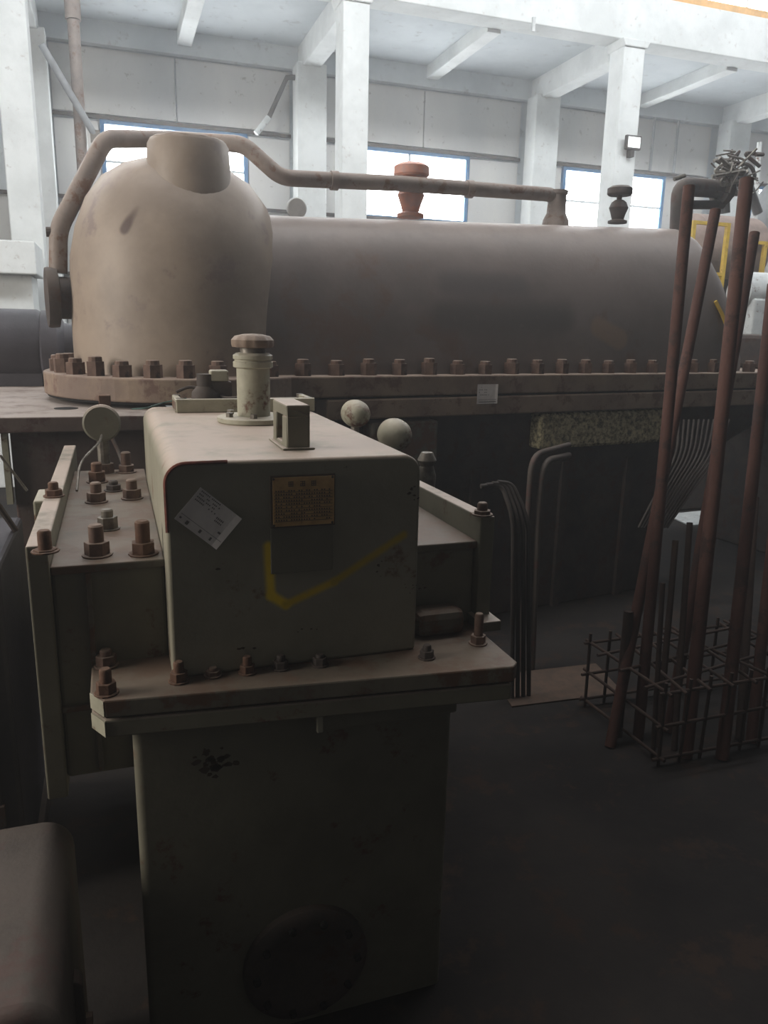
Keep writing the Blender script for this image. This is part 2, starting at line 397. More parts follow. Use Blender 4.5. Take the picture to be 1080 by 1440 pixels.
bm.add(vs, fs); o = bm.build('barrel_casing', m_barrel, tb, smooth=True, space=Lt); o.location = (0, 0, ZF)
# horizontal joint flange: one round lobe about the dome then straight to the right
def outline(rl, hw, xe):
    pts = []; a0 = math.asin(min(.999, hw/rl))
    k0 = -a0; n = 44
    pts.append((xe, -hw))
    xs_ = rl*math.cos(a0)
    for i in range(n+1):
        a = -a0-(2*PI-2*a0)*i/n
        pts.append((rl*math.cos(a), rl*math.sin(a)))
    pts.append((xe, hw))
    return pts[::-1]
MB().prism(outline(1.02, .84, 7.2), 'z', ZF-.16, ZF).build('upper_flange', m_flange, tb, bevel=.012, space=Lt)
MB().prism(outline(1.0, .815, 7.2), 'z', ZF-.175, ZF-.16).build('joint_gap', m_hole, tb, space=Lt)
MB().prism([(.86, -.84), (7.2, -.84), (7.2, .84), (.86, .84)], 'z', ZF-.33, ZF-.175).build('lower_flange', m_flange, tb, bevel=.012, space=Lt)
# flange bolts (studs with cap nuts)
nut = MB().prism(hexp(.064), 'z', 0, .09).lathe([(.046, .09), (.044, .118), (.036, .122)], (0, 0, 0), 12)
nut_me = mesh_only(nut, 'flange_nut', m_rust2)
bolt_pts = []
a0 = math.asin(.84/1.02)
for i in range(24):
    a = -math.radians(62)-R(13.4)*i
    if -a > 2*PI-R(50): break
    bolt_pts.append((.915*math.cos(a), .915*math.sin(a)))
x = .70
while x < 7.1:
    bolt_pts.append((x, -.755)); x += .27
    
for k, (bx_, by_) in enumerate(bolt_pts):
    place(nut_me, 'flange_nut', tb, (bx_, by_, ZF), random.uniform(0, 1), (1, 1, random.uniform(.85, 1.1)))
x = 1.0
while x < 7.1:
    place(nut_me, 'flange_nut', tb, (x, .76, ZF), random.uniform(0, 1)); x += .27
# nozzle flange on the left side of the dome
MB().lathe([(.15, 0), (.15, .30)], (-.93, .12, 2.46), 28, axis='x').build('side_nozzle', m_darksteel, tb, smooth=True, space=Lt)
MB().lathe([(.14, -.02), (.21, -.02), (.215, .0), (.21, .055), (.15, .07)], (-.93, .12, 2.46), 32, axis='x').build('nozzle_flange', m_darksteel, tb, smooth=True, space=Lt)
# lower half of casing, under the flange
vs = []; fs = []
xs = [1.0, 1.4, 2.4, 3.4, 4.2, 4.9, 5.3, 5.7, 6.1]
hh = [1.05, 1.15, 1.2, 1.2, 1.2, 1.1, .8, .5, .3]
for x, h in zip(xs, hh):
    for k in range(N+1):
        a = PI*k/N; c, s_ = math.cos(a), math.sin(a)
        vs.append((x, -.66*math.copysign(abs(c)**.6, c), -h*(s_**.7)))
for i in range(len(xs)-1):
    for k in range(N): fs.append((i*n1+k, i*n1+k+1, (i+1)*n1+k+1, (i+1)*n1+k))
fs.append(tuple(range(n1))); fs.append(tuple((len(xs)-1)*n1+k for k in range(n1))[::-1])
for i in range(len(xs)-1): fs.append((i*n1, (i+1)*n1, (i+1)*n1+N, i*n1+N))
o = MB().add(vs, fs).build('lower_casing', m_darksteel, tb, smooth=True, space=Lt); o.location = (0, 0, ZF-.33)
# round inlet drum beneath the dome and box chest under the flange
MB().box(1.25, 1.85, -.82, -.6, 1.22, 1.58).build('valve_chest', m_green_old, tb, bevel=.02, space=Lt)
MB().box(2.9, 4.5, -.82, -.64, 1.28, 1.6).build('speckled_belt', m_speckle, tb, bevel=.03, space=Lt)
MB().box(.75, 4.75, -.62, .6, FLOOR, 1.15).build('pedestal', m_darksteel, tb, bevel=.02, space=Lt)
for x in (1.35, 2.35, 3.35, 4.15): MB().box(x-.04, x+.04, -.66, -.62, FLOOR, 1.12).build('stiffener', m_darksteel, tb, space=Lt)
MB().box(6.95, 7.5, -.7, .7, FLOOR, ZF-.33).build('end_pedestal', m_darksteel, tb, bevel=.02, space=Lt)
MB().box(6.3, 7.1, -.5, .5, ZF, ZF+.38).build('bearing_housing', m_darksteel, tb, bevel=.05, space=Lt)
MB().tube([(5.0, -.72, 2.62), (5.09, -.74, 2.5), (5.17, -.75, 2.38), (5.2, -.76, 2.26)], .018, 8).build('yellow_hose', m_yellow, tb, smooth=True, space=Lt)

# crossover pipework above the casing: bolted on, so parts of the turbine
def bend(pts, r=.12, n=5):
    out = [Vector(pts[0])]
    for i in range(1, len(pts)-1):
        p = Vector(pts[i]); a = (Vector(pts[i-1])-p); b = (Vector(pts[i+1])-p)
        q = min(r, a.length*.45, b.length*.45); A = p+a.normalized()*q; B = p+b.normalized()*q
        for k in range(n+1):
            t = k/n; out.append(A*(1-t)**2+p*2*t*(1-t)+B*t*t)
    out.append(Vector(pts[-1])); return out
p0 = atY(82, 384, 6.3)
pw = MB().tube(bend([p0, atY(82, 322, 6.3), atY(148, 195, 6.5), atY(240, 196, 7.0), atY(343, 203, 6.6), atY(395, 250, 6.5), atY(560, 258, 6.6), atY(780, 274, 6.8), atY(784, 314, 6.8)], .09), .064, 14).build('crossover_pipe', m_pipe, tb, smooth=True)
for (px, py, Y) in ((660, 266, 6.68), (470, 254, 6.53)):
    c = atY(px, py, Y)
    MB().lathe([(.06, -.03), (.075, -.03), (.075, .03), (.06, .03)], c, 18, axis='x').build('coupling', m_pipe, pw, smooth=True)
c = atY(65, 326, 6.3); MB().cyl(c, c+Vector((.08, 0, 0)), .035, 10).build('drain_plug', m_darksteel, pw)
c = atY(782, 300, 6.8)
MB().lathe([(.13, -.12), (.12, -.06), (.09, .0), (.085, .16), (.1, .17), (.1, .2)], c, 20).build('riser_socket', m_pipe, pw, smooth=True)

def valve(name, px, py, Y, mat, s, label):
    c = atY(px, py, Y)
    r = MB().lathe([(.13*s, 0), (.13*s, .03*s), (.08*s, .05*s), (.1*s, .12*s), (.13*s, .2*s), (.1*s, .27*s), (.06*s, .3*s)], c, 24).build(name, mat, tb, smooth=True); r['label'] = label
    MB().cyl(c+Vector((0, 0, .3*s)), c+Vector((0, 0, .42*s)), .035*s, 12).build('spindle', mat, r)
    MB().lathe([(.15*s, 0), (.17*s, .02*s), (.17*s, .09*s), (.12*s, .12*s)], c+Vector((0, 0, .36*s)), 24).build('bonnet_cap', mat, r, smooth=True)
    return r
valve('relief_valve', 577, 306, 6.75, m_orangevalve, .92, 'faded orange relief valve standing on top of the turbine barrel')
valve('isolating_valve', 868, 314, 6.95, m_darksteel, .72, 'dark mushroom topped valve on the barrel in front of the bright window')
c = atY(418, 292, 6.75)
gv = MB().lathe([(.075, 0), (.085, .01), (.085, .05), (.07, .055)], c, 20, axis='y').build('pressure_gauge', m_white, tb, smooth=True); gv['label'] = 'pale gauge'
MB().cyl(c+Vector((0, .03, -.2)), c+Vector((0, .03, -.08)), .02, 8).build('gauge_stem', m_white, gv)
MB().cyl(c+Vector((-.16, .03, -.1)), c+Vector((0, .03, -.1)), .02, 8).build('tee', m_darksteel, gv)

# steam valve group at the right end of the barrel
a = atY(954, 330, 6.9); b = atY(957, 262, 6.9); c = atY(1012, 266, 7.0)
sv = MB().tube(bend([a, b, c], .12), .09, 18).build('steam_elbow', m_darksteel, tb, smooth=True)
MB().tube([c, c+Vector((.07, 0, 0))], .16, 20).build('elbow_flange', m_darksteel, sv, smooth=True)
c2 = atY(1016, 288, 7.0)
MB().tube([atY(962, 288, 6.95), c2], .045, 12).build('bypass_pipe', m_darksteel, sv, smooth=True)
MB().tube([atY(948, 252, 6.8), atY(963, 247, 6.8)], .02, 8).build('handle', m_galv, sv)
for k in range(34):
    c = atY(1034+random.uniform(-14, 16), 245+random.uniform(-20, 25), 7.0+random.uniform(-.15, .15))
    q = [c+Vector((random.uniform(-.22, .22), random.uniform(-.1, .1), random.uniform(-.12, .12))) for _ in range(4)]
    MB().tube(bend(q, .08), random.choice((.008, .012, .02)), 6).build('wire', m_galv if k % 3 else m_darksteel, tb, smooth=True)
MB().tube(bend([atY(1020, 300, 7.0), atY(1018, 262, 7.0), atY(1045, 240, 7.0), atY(1066, 300, 7.0)], .2), .05, 10).build('conduit', m_tank, tb, smooth=True)

# ================================================================== BEDPLATE (left)
bp = empty('bedplate', (-1.2, 6.2, FLOOR)); tag(bp, 'dusty iron bedplate table carrying the domed end of the turbine', 'bedplate')
MB().box(-3.2, .33, 5.02, 8.6, 1.64, 1.735).build('top_plate', m_bed, bp, bevel=.008)
MB().box(-.62, .3, 5.1, 8.5, .7, 1.64).build('web', m_bed, bp, bevel=.01)
MB().box(-3.1, -2.4, 5.1, 8.5, FLOOR, 1.64).build('leg_block', m_bed, bp)
MB().box(-.5, .3, 5.3, 8.4, FLOOR, .7).build('leg_block', m_darksteel, bp)
MB().box(-.665, -.63, 5.06, 5.12, 1.2, 1.64).build('edge_strip', m_pale, bp)
c = atZ(93, 574, 1.737)
MB().lathe([(.075, -.01), (.075, .001)], (c.x, c.y, 1.737), 20).build('bolt_hole', m_hole, bp)
c = atZ(149, 577, 1.735)
MB().box(c.x-.035, c.x+.035, 5.03, 5.1, 1.735, 1.86).build('jacking_block', m_rust, bp, bevel=.005)

# ================================================================== LEFT BACKGROUND MACHINE
gm = empty('generator', (-1.3, 7.6, 1.735)); tag(gm, 'dark almost black generator body behind the bedplate at far left', 'generator')
MB().lathe([(.27, -1.8), (.31, -1.75), (.31, .0), (.28, .06)], (-.62, 7.6, 2.08), 32, axis='x').build('body', m_black, gm, smooth=True)
MB().lathe([(.29, 0), (.325, .02), (.325, .15), (.22, .2), (.2, .3), (.2, .36)], (-.6, 7.6, 2.06), 32, axis='x').build('end_shield', m_black, gm, smooth=True)
MB().box(-2.0, -.6, 7.4, 7.8, 1.737, 1.85).build('foot', m_black, gm)
MB().box(-1.9, -1.02, 7.4, 7.9, 2.33, 2.66).build('terminal_box', m_black, gm, bevel=.02)
cb = empty('white_cabinet', (-1.3, 13.6, FLOOR)); tag(cb, 'white concrete box plinth with overhanging top below the leftmost column', 'cabinet')
MB().box(-1.95, -1.1, 13.2, 14.1, FLOOR, 2.95).build('body', m_conc, cb, bevel=.02)
MB().box(-2.1, -1.0, 12.9, 14.2, 2.95, 3.42).build('top_box', m_conc, cb, bevel=.02)

# ================================================================== GEARBOX
GO = (.56, 3.3, FLOOR)
gb = empty('gearbox', GO); tag(gb, 'grey green painted gearbox with rounded cover, yellow paint tick and brass nameplate', 'gearbox')
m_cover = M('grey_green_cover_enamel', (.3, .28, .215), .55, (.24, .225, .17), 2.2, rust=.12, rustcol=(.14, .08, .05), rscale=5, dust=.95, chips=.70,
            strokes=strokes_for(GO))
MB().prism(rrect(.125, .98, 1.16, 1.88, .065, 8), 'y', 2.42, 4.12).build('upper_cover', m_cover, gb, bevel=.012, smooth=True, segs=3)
# reddish worn edge at the top left corner of the cover front
pr = rrect(.125, .98, 1.16, 1.88, .065, 8)
edge = [p for p in pr if p[0] < .2 and p[1] > 1.75]
tp = [Vector((.128, 2.418, 1.66))]+[Vector((p[0]+.002, 2.418, p[1]-.002)) for p in reversed(edge)]+[Vector((.32, 2.418, 1.879))]
MB().tube(tp, .006, 6).build('worn_edge', M('red_lead_primer', (.3, .1, .07), .8, (.12, .05, .04), 20), gb)
# shallow panel under the nameplate
a = atY(380, 742, 2.42); b = atY(467, 800, 2.42)
MB().box(a.x, b.x, 2.414, 2.422, b.z, a.z).build('bare_plate', m_green, gb, bevel=.002)
# two-layer joint flange
MB().prism([(-.13, 2.40), (-.09, 2.326), (1.26, 2.19), (1.29, 2.22), (1.30, 4.3), (-.13, 4.3)], 'z', 1.1, 1.16).build('cover_flange', m_green_old, gb, bevel=.006)
MB().prism([(-.12, 2.41), (-.085, 2.346), (1.27, 2.21), (1.28, 4.3), (-.12, 4.3)], 'z', 1.09, 1.1).build('joint_gap', m_hole, gb)
MB().prism([(-.13, 2.405), (-.09, 2.331), (1.26, 2.197), (1.27, 4.3), (-.13, 4.3)], 'z', 1.03, 1.09).build('casing_flange', m_green, gb, bevel=.006)
for (za, zb_) in ((1.035, 1.087), (1.105, 1.156)):
    MB().prism([(-.132, 2.402), (-.091, 2.326), (-.088, 2.33), (-.127, 2.404)], 'z', za, zb_).build('lit_edge_strip', m_pale, gb)  # pale strips on the left chamfers, their lit tone painted in
MB().box(.585, 1.1, 2.29, 2.5, .955, 1.03).build('flange_boss', m_green, gb, bevel=.012)
MB().box(.578, .60, 2.283, 2.3, .962, 1.028).build('boss_edge', m_pale, gb, bevel=.004)
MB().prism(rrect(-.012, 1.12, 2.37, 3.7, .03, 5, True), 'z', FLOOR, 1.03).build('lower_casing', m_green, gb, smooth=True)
MB().prism([(1.0, 1.03), (1.25, 1.03), (1.18, .96), (1.12, .9), (1.12, .88), (1.0, .88)], 'y', 2.5, 2.56).build('gusset', m_green_old, gb)
# round shaft seal housing low on the front
c = Vector((.555, 2.37, -.02))
MB().lathe([(.13, 0), (.235, 0), (.235, -.03), (.215, -.045), (.165, -.045), (.13, -.02)][::-1], c, 48, axis='y').build('seal_ring', m_darksteel, gb, smooth=True)
MB().lathe([(.132, 0), (.132, -.012)][::-1], c, 40, axis='y').build('shaft_opening', m_hole, gb)
bn = mesh_only(MB().lathe([(.014, 0), (.014, .016), (.008, .018)], (0, 0, 0), 8), 'ring_screw', m_hole)
for k in range(10):
    a = 2*PI*k/10
    o = place(bn, 'ring_screw', gb, tolocal(gb, (c.x+.19*math.cos(a), c.y-.045, c.z+.19*math.sin(a)))); o.rotation_euler = (PI/2, 0, 0)
# black scuff mark: scraped paint
MB().box(-.235, .125, 2.62, 4.35, .74, 1.5).build('side_casing', m_green, gb, bevel=.012)
MB().box(-.235, .125, 2.60, 4.35, 1.49, 1.52).build('side_deck', m_green_old, gb, bevel=.006)
MB().box(.98, 1.30, 2.62, 4.3, 1.16, 1.47).build('side_casing', m_green, gb, bevel=.012)
MB().box(.98, 1.30, 2.60, 4.3, 1.47, 1.50).build('side_deck', m_green_old, gb, bevel=.006)
MB().box(1.02, 1.22, 2.5, 2.62, 1.16, 1.26).build('foot_pad', m_green_old, gb, bevel=.03)
MB().box(-.13, -.112, 2.6, 2.622, .76, 1.49).build('rib', m_green_old, gb, bevel=.003)
MB().box(-.235, .0, 2.605, 2.63, .995, 1.015).build('rib', m_green_old, gb, bevel=.003)
# edge plates standing up either side
ep = MB().prism([(2.58, .69), (4.75, .69), (4.75, 1.60), (2.58, 1.60)], 'x', -.30, -.235); ep.build('edge_plate', m_green, gb, bevel=.006)
MB().prism([(2.58, 1.16), (4.3, 1.16), (4.3, 1.58), (2.58, 1.60)], 'x', 1.30, 1.36).build('edge_plate', m_green, gb, bevel=.006)
MB().box(-.35, -.30, 3.4, 3.65, 1.35, 1.57).build('lug', m_pale, gb, bevel=.008)
MB().box(1.28, 1.37, 2.5, 2.75, 1.16, 1.2).build('plate_foot', m_green, gb, bevel=.004)
# studs with nuts
def stud(px, py, z, mat, r=.027, h=.10, nut_h=.04, name='stud'):
    p = atZ(px, py, z); q = tolocal(gb, p)
    o = MB().prism([(a*1.0, b_) for a, b_ in hexp(r*1.45)], 'z', 0, nut_h).lathe([(r*1.75, -.0), (r*1.75, .006)], (0, 0, 0), 14).build('nut', mat, gb, bevel=.002, space='local')
    o.location = q; o.rotation_euler.z = random.random()
    s = MB().lathe([(r*.85, nut_h), (r*.85, h-.006), (r*.65, h)], (0, 0, 0), 14).build('stud', mat, o, smooth=True, space='local')
    return o
stud(137, 781, 1.52, m_rust2, .029, .11, .05); stud(202, 779, 1.52, m_rust, .029, .12, .045)
stud(152, 744, 1.52, m_galv, .026, .08, .05); stud(136, 706, 1.52, m_rust2, .028, .09, .045); stud(186, 701, 1.52, m_rust2, .028, .09, .045)
stud(178, 664, 1.52, m_rust2, .03, .11, .04); stud(137, 678, 1.52, m_rust, .03, .10, .055); stud(160, 690, 1.52, m_darksteel, .025, .05, .03)
stud(150, 975, 1.16, m_rust, .022, .085, .04); stud(150, 936, 1.16, m_rust2, .024, .06, .04)
stud(252, 958, 1.16, m_rust, .02, .07, .035); stud(300, 950, 1.16, m_rust2, .018, .03, .02); stud(348, 946, 1.16, m_rust, .018, .06, .03)
stud(395, 940, 1.16, m_darksteel, .018, .05, .03); stud(450, 935, 1.16, m_darksteel, .018, .04, .03); stud(672, 905, 1.16, m_rust2, .02, .12, .035)
stud(600, 925, 1.16, m_darksteel, .018, .05, .03)
stud(64, 776, 1.60, m_rust, .024, .07, .0101); stud(76, 698, 1.60, m_rust, .024, .06, .03); stud(678, 724, 1.60, m_rust2, .024, .05, .02)
# breather on the cover
c = Vector((.575, 3.42, 1.88))
br = MB().lathe([(.155, 0), (.16, .005), (.16, .022), (.15, .028)], c, 40).build('breather', m_pale, gb, smooth=True)
MB().lathe([(.072, .028), (.072, .235), (.06, .236)], c, 32).build('pipe', m_pale, br, smooth=True)
MB().lathe([(.074, .235), (.086, .24), (.086, .262), (.08, .265), (.08, .272), (.086, .275), (.086, .29), (.072, .3)], c, 32).build('collar', m_pale, br, smooth=True)
MB().lathe([(.055, .3), (.055, .325)], c, 24).build('throat', m_galv, br, smooth=True)
MB().lathe([(.06, .322), (.086, .325), (.09, .335), (.09, .355), (.075, .372), (.04, .38), (.01, .382)], c, 48, scal=lambda k: 1+.035*math.cos(12*2*PI*k/48)).build('cap', m_flange, br, smooth=True)
sc = mesh_only(MB().prism(hexp(.017), 'z', 0, .018), 'screw', m_galv)
for k in range(6):
    a = R(20+60*k); place(sc, 'screw', gb, tolocal(gb, c+Vector((.12*math.cos(a), .12*math.sin(a), .028))), a)
# lifting lug with a slot
lug = MB()
x0, x1, y0, y1, z0, z1 = .548, .632, 2.6, 2.84, 1.88, 2.035
lug.box(x0, x1, y0, y0+.075, z0, z1-.04).box(x0, x1, y1-.06, y1, z0, z1-.04).box(x0, x1, y0, y1, z1-.04, z1)
lug.box(x0, x1, y0+.075, y1-.06, z0, z0+.02)
lug.build('lifting_lug', m_green, gb, bevel=.006)
MB().box(x0-.015, x1+.015, y0-.012, y1+.01, 1.88, 1.888).build('weld_pad', m_green, gb, bevel=.006)
# rear inspection cover with raised rim
cp = MB().box(.27, .95, 3.83, 4.1, 1.88, 1.925).build('inspection_cover', m_green_old, gb, bevel=.005)
MB().box(.27, .95, 3.81, 3.84, 1.88, 1.945).box(.27, .30, 3.84, 4.08, 1.88, 1.945).box(.92, .95, 3.84, 4.08, 1.88, 1.945).build('rim', m_pale, cp, bevel=.004)
for (x, y) in ((.29, 3.86), (.60, 3.86), (.93, 3.86), (.29, 4.06), (.93, 4.06)): place(sc, 'screw', gb, tolocal(gb, (x, y, 1.925)), .3, 1.2)
MB().lathe([(.075, 0), (.07, .04), (.045, .07), (.045, .13)], (.43, 3.98, 1.925), 20).build('pump_fitting', m_darksteel, gb, smooth=True)
MB().box(.455, .555, 3.94, 4.03, 1.925, 2.02).build('pump_block', m_darksteel, gb, bevel=.008)
MB().box(.45, .54, 3.94, 4.02, 2.02, 2.075).build('square_cap', m_pale, gb, bevel=.008)
MB().tube(bend([(.29, 4.05, 1.96), (.36, 4.06, 1.99), (.45, 4.03, 1.96), (.52, 3.9, 1.94), (.58, 3.86, 1.95)], .05), .008, 6).build('wire', m_darksteel, gb, smooth=True)
MB().tube(bend([atZ(186, 578, 1.86)+Vector((0, 0, .01)), atZ(205, 574, 1.89), atZ(230, 566, 1.9), atZ(262, 560, 1.93)], .05), .004, 6).build('wire', m_cable, gb, smooth=True)
# nameplate
a = atY(379, 669, 2.42); b = atY(470, 737, 2.42)
npz0, npz1, nx0, nx1 = b.z, a.z, a.x, b.x
NP = MB().box(nx0, nx1, 2.411, 2.42, npz0, npz1).build('nameplate_backing', m_engr, gb, bevel=.001)
MB().box(nx0+.008, nx1-.004, 2.408, 2.411, npz0+.006, npz1-.006).build('brass_plate', m_brass, NP)
ink = MB(); W_ = nx1-nx0; H_ = npz1-npz0
def gl(mb, cx, cz, s, y, seed):
    rr = random.Random(seed)
    for i in range(3): mb.box(cx-s/2, cx+s/2, y-.0008, y, cz-s/2+s*i/2.4, cz-s/2+s*i/2.4+s*.13)
    mb.box(cx-s*.07, cx+s*.07, y-.0008, y, cz-s/2, cz+s/2)
    mb.box(cx-s*.45, cx-s*.33, y-.0008, y, cz-s/2, cz+s*rr.uniform(-.1, .4)); mb.box(cx+s*.3, cx+s*.42, y-.0008, y, cz-s*rr.uniform(0, .5), cz+s/2)
for k, q in enumerate((.31, .49, .66)): gl(ink, nx0+W_*q, npz1-H_*.16, .017, 2.408, k)
ink.build('title_characters', m_engr, NP)
ink = MB()
for r_ in range(10):
    z = npz1-H_*(.32+.062*r_)
    ink.box(nx0+.012, nx1-.01, 2.4075, 2.408, z, z+.0016)
    for q in range(22):
        if random.random() < .72:
            x = nx0+.016+q*(W_-.03)/22; ink.box(x, x+.0045, 2.4073, 2.408, z+.003, z+.0075)
ink.box(nx0+W_*.47, nx0+W_*.475, 2.4075, 2.408, npz0+.012, npz1-H_*.3)
o = ink.build('engraved_rows', m_engr, NP); tag(o, kind='stuff')
for (x, z) in ((nx0+.01, npz0+.01), (nx1-.01, npz0+.01), (nx0+.01, npz1-.01), (nx1-.01, npz1-.01)):
    MB().lathe([(.0045, -.003), (.0045, 0)], (x, 2.41, z), 8, axis='y').build('rivet', m_engr, NP)
# paint chips on the fronts (bare spots)
def chip(px, py, Y, s, n, seed, spread, mat, y):
    rr = random.Random(seed); mb = MB()
    for i in range(n):
        p = atY(px+rr.gauss(0, spread[0]), py+rr.gauss(0, spread[1]), Y); q = s*rr.uniform(.3, 1.1); k = rr.randint(5, 8); an = rr.uniform(0, 6)
        mb.prism([(p.x+q*rr.uniform(.5, 1.2)*math.cos(an+2*PI*j/k), p.z+q*.6*rr.uniform(.5, 1.2)*math.sin(an+2*PI*j/k)) for j in range(k)], 'y', y-.0012, y+.001)
    return tag(mb.build('bare_patch', mat, gb), kind='stuff')
chip(305, 1068, 2.37, .022, 26, 3, (17, 8), m_engr, 2.37); chip(300, 1085, 2.37, .012, 8, 5, (10, 10), m_engr, 2.37)
chip(580, 695, 2.42, .008, 9, 6, (6, 6), m_engr, 2.42); chip(533, 795, 2.42, .008, 5, 8, (6, 6), m_engr, 2.42); chip(580, 825, 2.42, .007, 12, 9, (10, 5), m_engr, 2.42)
chip(432, 886, 2.42, .006, 4, 10, (8, 3), m_engr, 2.42); chip(308, 800, 2.42, .008, 1, 11, (1, 1), m_engr, 2.42); chip(345, 912, 2.42, .01, 3, 12, (6, 2), m_engr, 2.42)
# dial thermometers round the back of the gearbox
def dial(px, py, Y, r, label, deck, tilt=0):
    c = atY(px, py, Y)
    pr_ = [(r*.4, .06), (r*.92, .05), (r, .03), (r, -.01), (r*.9, -.02)] if not tilt else [(r*.5, .09), (r*.95, .06), (r, .02), (r*.97, -.02), (r*.85, -.055), (r*.6, -.085), (r*.3, -.098), (.004, -.1)]
    o = MB().lathe(pr_[::-1], c, 28, axis='y').build('dial_thermometer', m_pale if tilt else m_green, gb, smooth=True)
    if label: o['label'] = label
    MB().cyl((c.x, c.y+.02, deck), (c.x, c.y+.02, c.z-r*.9), r*.32, 12).build('stem', m_galv, o)
    MB().prism([(c.x+a, c.y+.02+b_) for a, b_ in hexp(r*.5)], 'z', deck, deck+.05).build('socket_nut', m_rust2, o)
dial(143, 595, 4.25, .095, 'grey round dial seen from behind', 1.52)
dial(556, 612, 4.1, .095, 'pale dusty round cap', 1.5, 1)
dial(501, 582, 4.25, .08, 'smaller pale round cap', 1.5, 1)
c = atY(600, 655, 3.6)
MB().lathe([(.045, -.14), (.05, -.05), (.035, 0), (.05, .03), (.03, .07)], c, 16).build('oil_fitting', m_galv, gb, smooth=True)
MB().tube(bend([(-.1, 4.5, 1.6), (-.05, 4.45, 1.72), (.0, 4.4, 1.6), (.02, 4.3, 1.53)], .05), .01, 6).build('wire', m_darksteel, gb, smooth=True)
MB().tube(bend([atY(108, 690, 3.7), atY(112, 650, 3.9), atY(140, 622, 4.1), atY(143, 612, 4.2)], .08), .006, 6).build('wire', m_galv, gb, smooth=True)

# paper labels
def paper(cx, cz, y, w, h, rot, label, seed, nrm=(0, -1, 0), bars=True):
    root = empty('paper_label', (cx, y, cz)); tag(root, label, 'label')
    vs = []; nx, nz = 8, 6
    cr, sr = math.cos(rot), math.sin(rot); rr = random.Random(seed)
    mb = MB(); g = []
    for j in range(nz+1):
        for i in range(nx+1):
            u = (i/nx-.5)*w; v = (j/nz-.5)*h; l = .003*max(0, abs(i/nx-.5)*2-.7)*4+rr.uniform(0, .0012)
            g.append((u*cr-v*sr, -.002-l, u*sr+v*cr))
    f = [(j*(nx+1)+i, j*(nx+1)+i+1, (j+1)*(nx+1)+i+1, (j+1)*(nx+1)+i) for j in range(nz) for i in range(nx)]
    mb.add(g, f); o = mb.build('sheet', m_paper, root, space='local')
    s = o.modifiers.new('solid', 'SOLIDIFY'); s.thickness = .0006
    ink = MB()
    def bar(u0, u1, v0, v1):
        q = [(u0, v0), (u1, v0), (u1, v1), (u0, v1)]
        ink.add([(u*w*cr-v*h*sr, -.0085, u*w*sr+v*h*cr) for u, v in q], [(0, 1, 2, 3)])
    return root, ink, bar
root, ink, bar = paper(*[(lambda p: (p.x, p.z))(atY(293, 729, 2.415))[i] for i in (0, 1)], 2.416, .168, .128, R(-41), 'white printed paper label stuck askew beside the brass nameplate', 4)
for k in range(4):
    for q in range(14):
        if random.random() < .7: bar(-.44+.035*q, -.44+.035*q+.022, .43-.085*k, .43-.085*k+.035)
for q in range(5): bar(.1+.035*q, .1+.035*q+.02, .12, .17); bar(.1+.035*q, .1+.035*q+.02, .04, .08)
bar(-.47, .47, -.285, -.275); bar(-.3, -.24, -.44, -.34); bar(.0, .05, -.42, -.33); bar(.25, .29, -.42, -.33); bar(-.45, -.41, -.4, -.35); bar(.3, .36, -.15, -.1)
ink.build('printed_rows', m_ink, root, space='local')
# label on the turbine flange
pl = atY(685, 554, 5.8)
lp = tolocal(tb, (pl.x, pl.y, 0))
root, ink, bar = paper(0, 0, 0, .205, .16, 0, 'small white printed label on the long turbine flange', 9)
yl = -.842
wpos = Matrix.Translation(tb.location) @ Matrix.Rotation(YAWT, 4, 'Z') @ Vector((0, yl-.001, 0))
t_ = atY(685, 554, 1.0)-Vector((0, 0, EYE))                    # ray, meets flange front plane
nrm = Vector((math.sin(YAWT), -math.cos(YAWT), 0))
tt = (wpos-Vector((0, 0, EYE))).dot(nrm)/t_.dot(nrm)
root.location = Vector((0, 0, EYE))+t_*tt; root.rotation_euler = (0, 0, YAWT)
for k in range(4):
    for q in range(10):
        if random.random() < .6: bar(-.42+.05*q, -.42+.05*q+.03, .33-.13*k, .33-.13*k+.04)
bar(-.42, .42, -.3, -.28); bar(-.42, .42, -.42, -.38)
ink.build('printed_rows', m_ink, root, space='local')

# ================================================================== SMALL PIPES AND HOSES ON THE RIGHT
def hoses(name, label, cat, paths, r, mat, partname):
    root = tb if cat is None else tag(empty(name, paths[0][-1]), label, cat)
    for p in paths: MB().tube(bend(p, .15, 6), r, 10).build(partname, mat, root, smooth=True)
    return root
hoses('oil_pipe', 'pair of pale oil pipes bent over to the right below the flange', None,
      [[Vector((atY(738, 860, 4.9).x, 4.9, FLOOR+.01)), atY(742, 730, 5.0), atY(748, 640, 5.0), atY(800, 626, 5.25)],
       [Vector((atY(754, 860, 4.9).x, 4.9, FLOOR+.01)), atY(757, 720, 5.0), atY(764, 648, 5.0), atY(800, 640, 5.25)]], .024, m_soot, 'oil_pipe')
hoses('hose_bundle', 'group of dull curved hoses arching right of the gearbox side plate', 'hose',
      [[atY(676+8*k, 684-2*k, 4.6), atY(705+5*k, 680, 4.6), atY(722+7*k, 730, 4.5), Vector((atY(728+8*k, 860, 4.5).x, 4.5, FLOOR+.01))] for k in range(4)], .016, m_hose, 'hose')
hoses('cable_curtain', 'sagging bundle of grey cables hanging under the right end of the turbine', None,
      [[atY(955+7*k, 590, 5.95), atY(952+6*k, 640, 5.85), atY(930+5*k, 680, 5.8), atY(898+4*k, 742, 5.8)] for k in range(11)], .012, m_hose, 'cable')

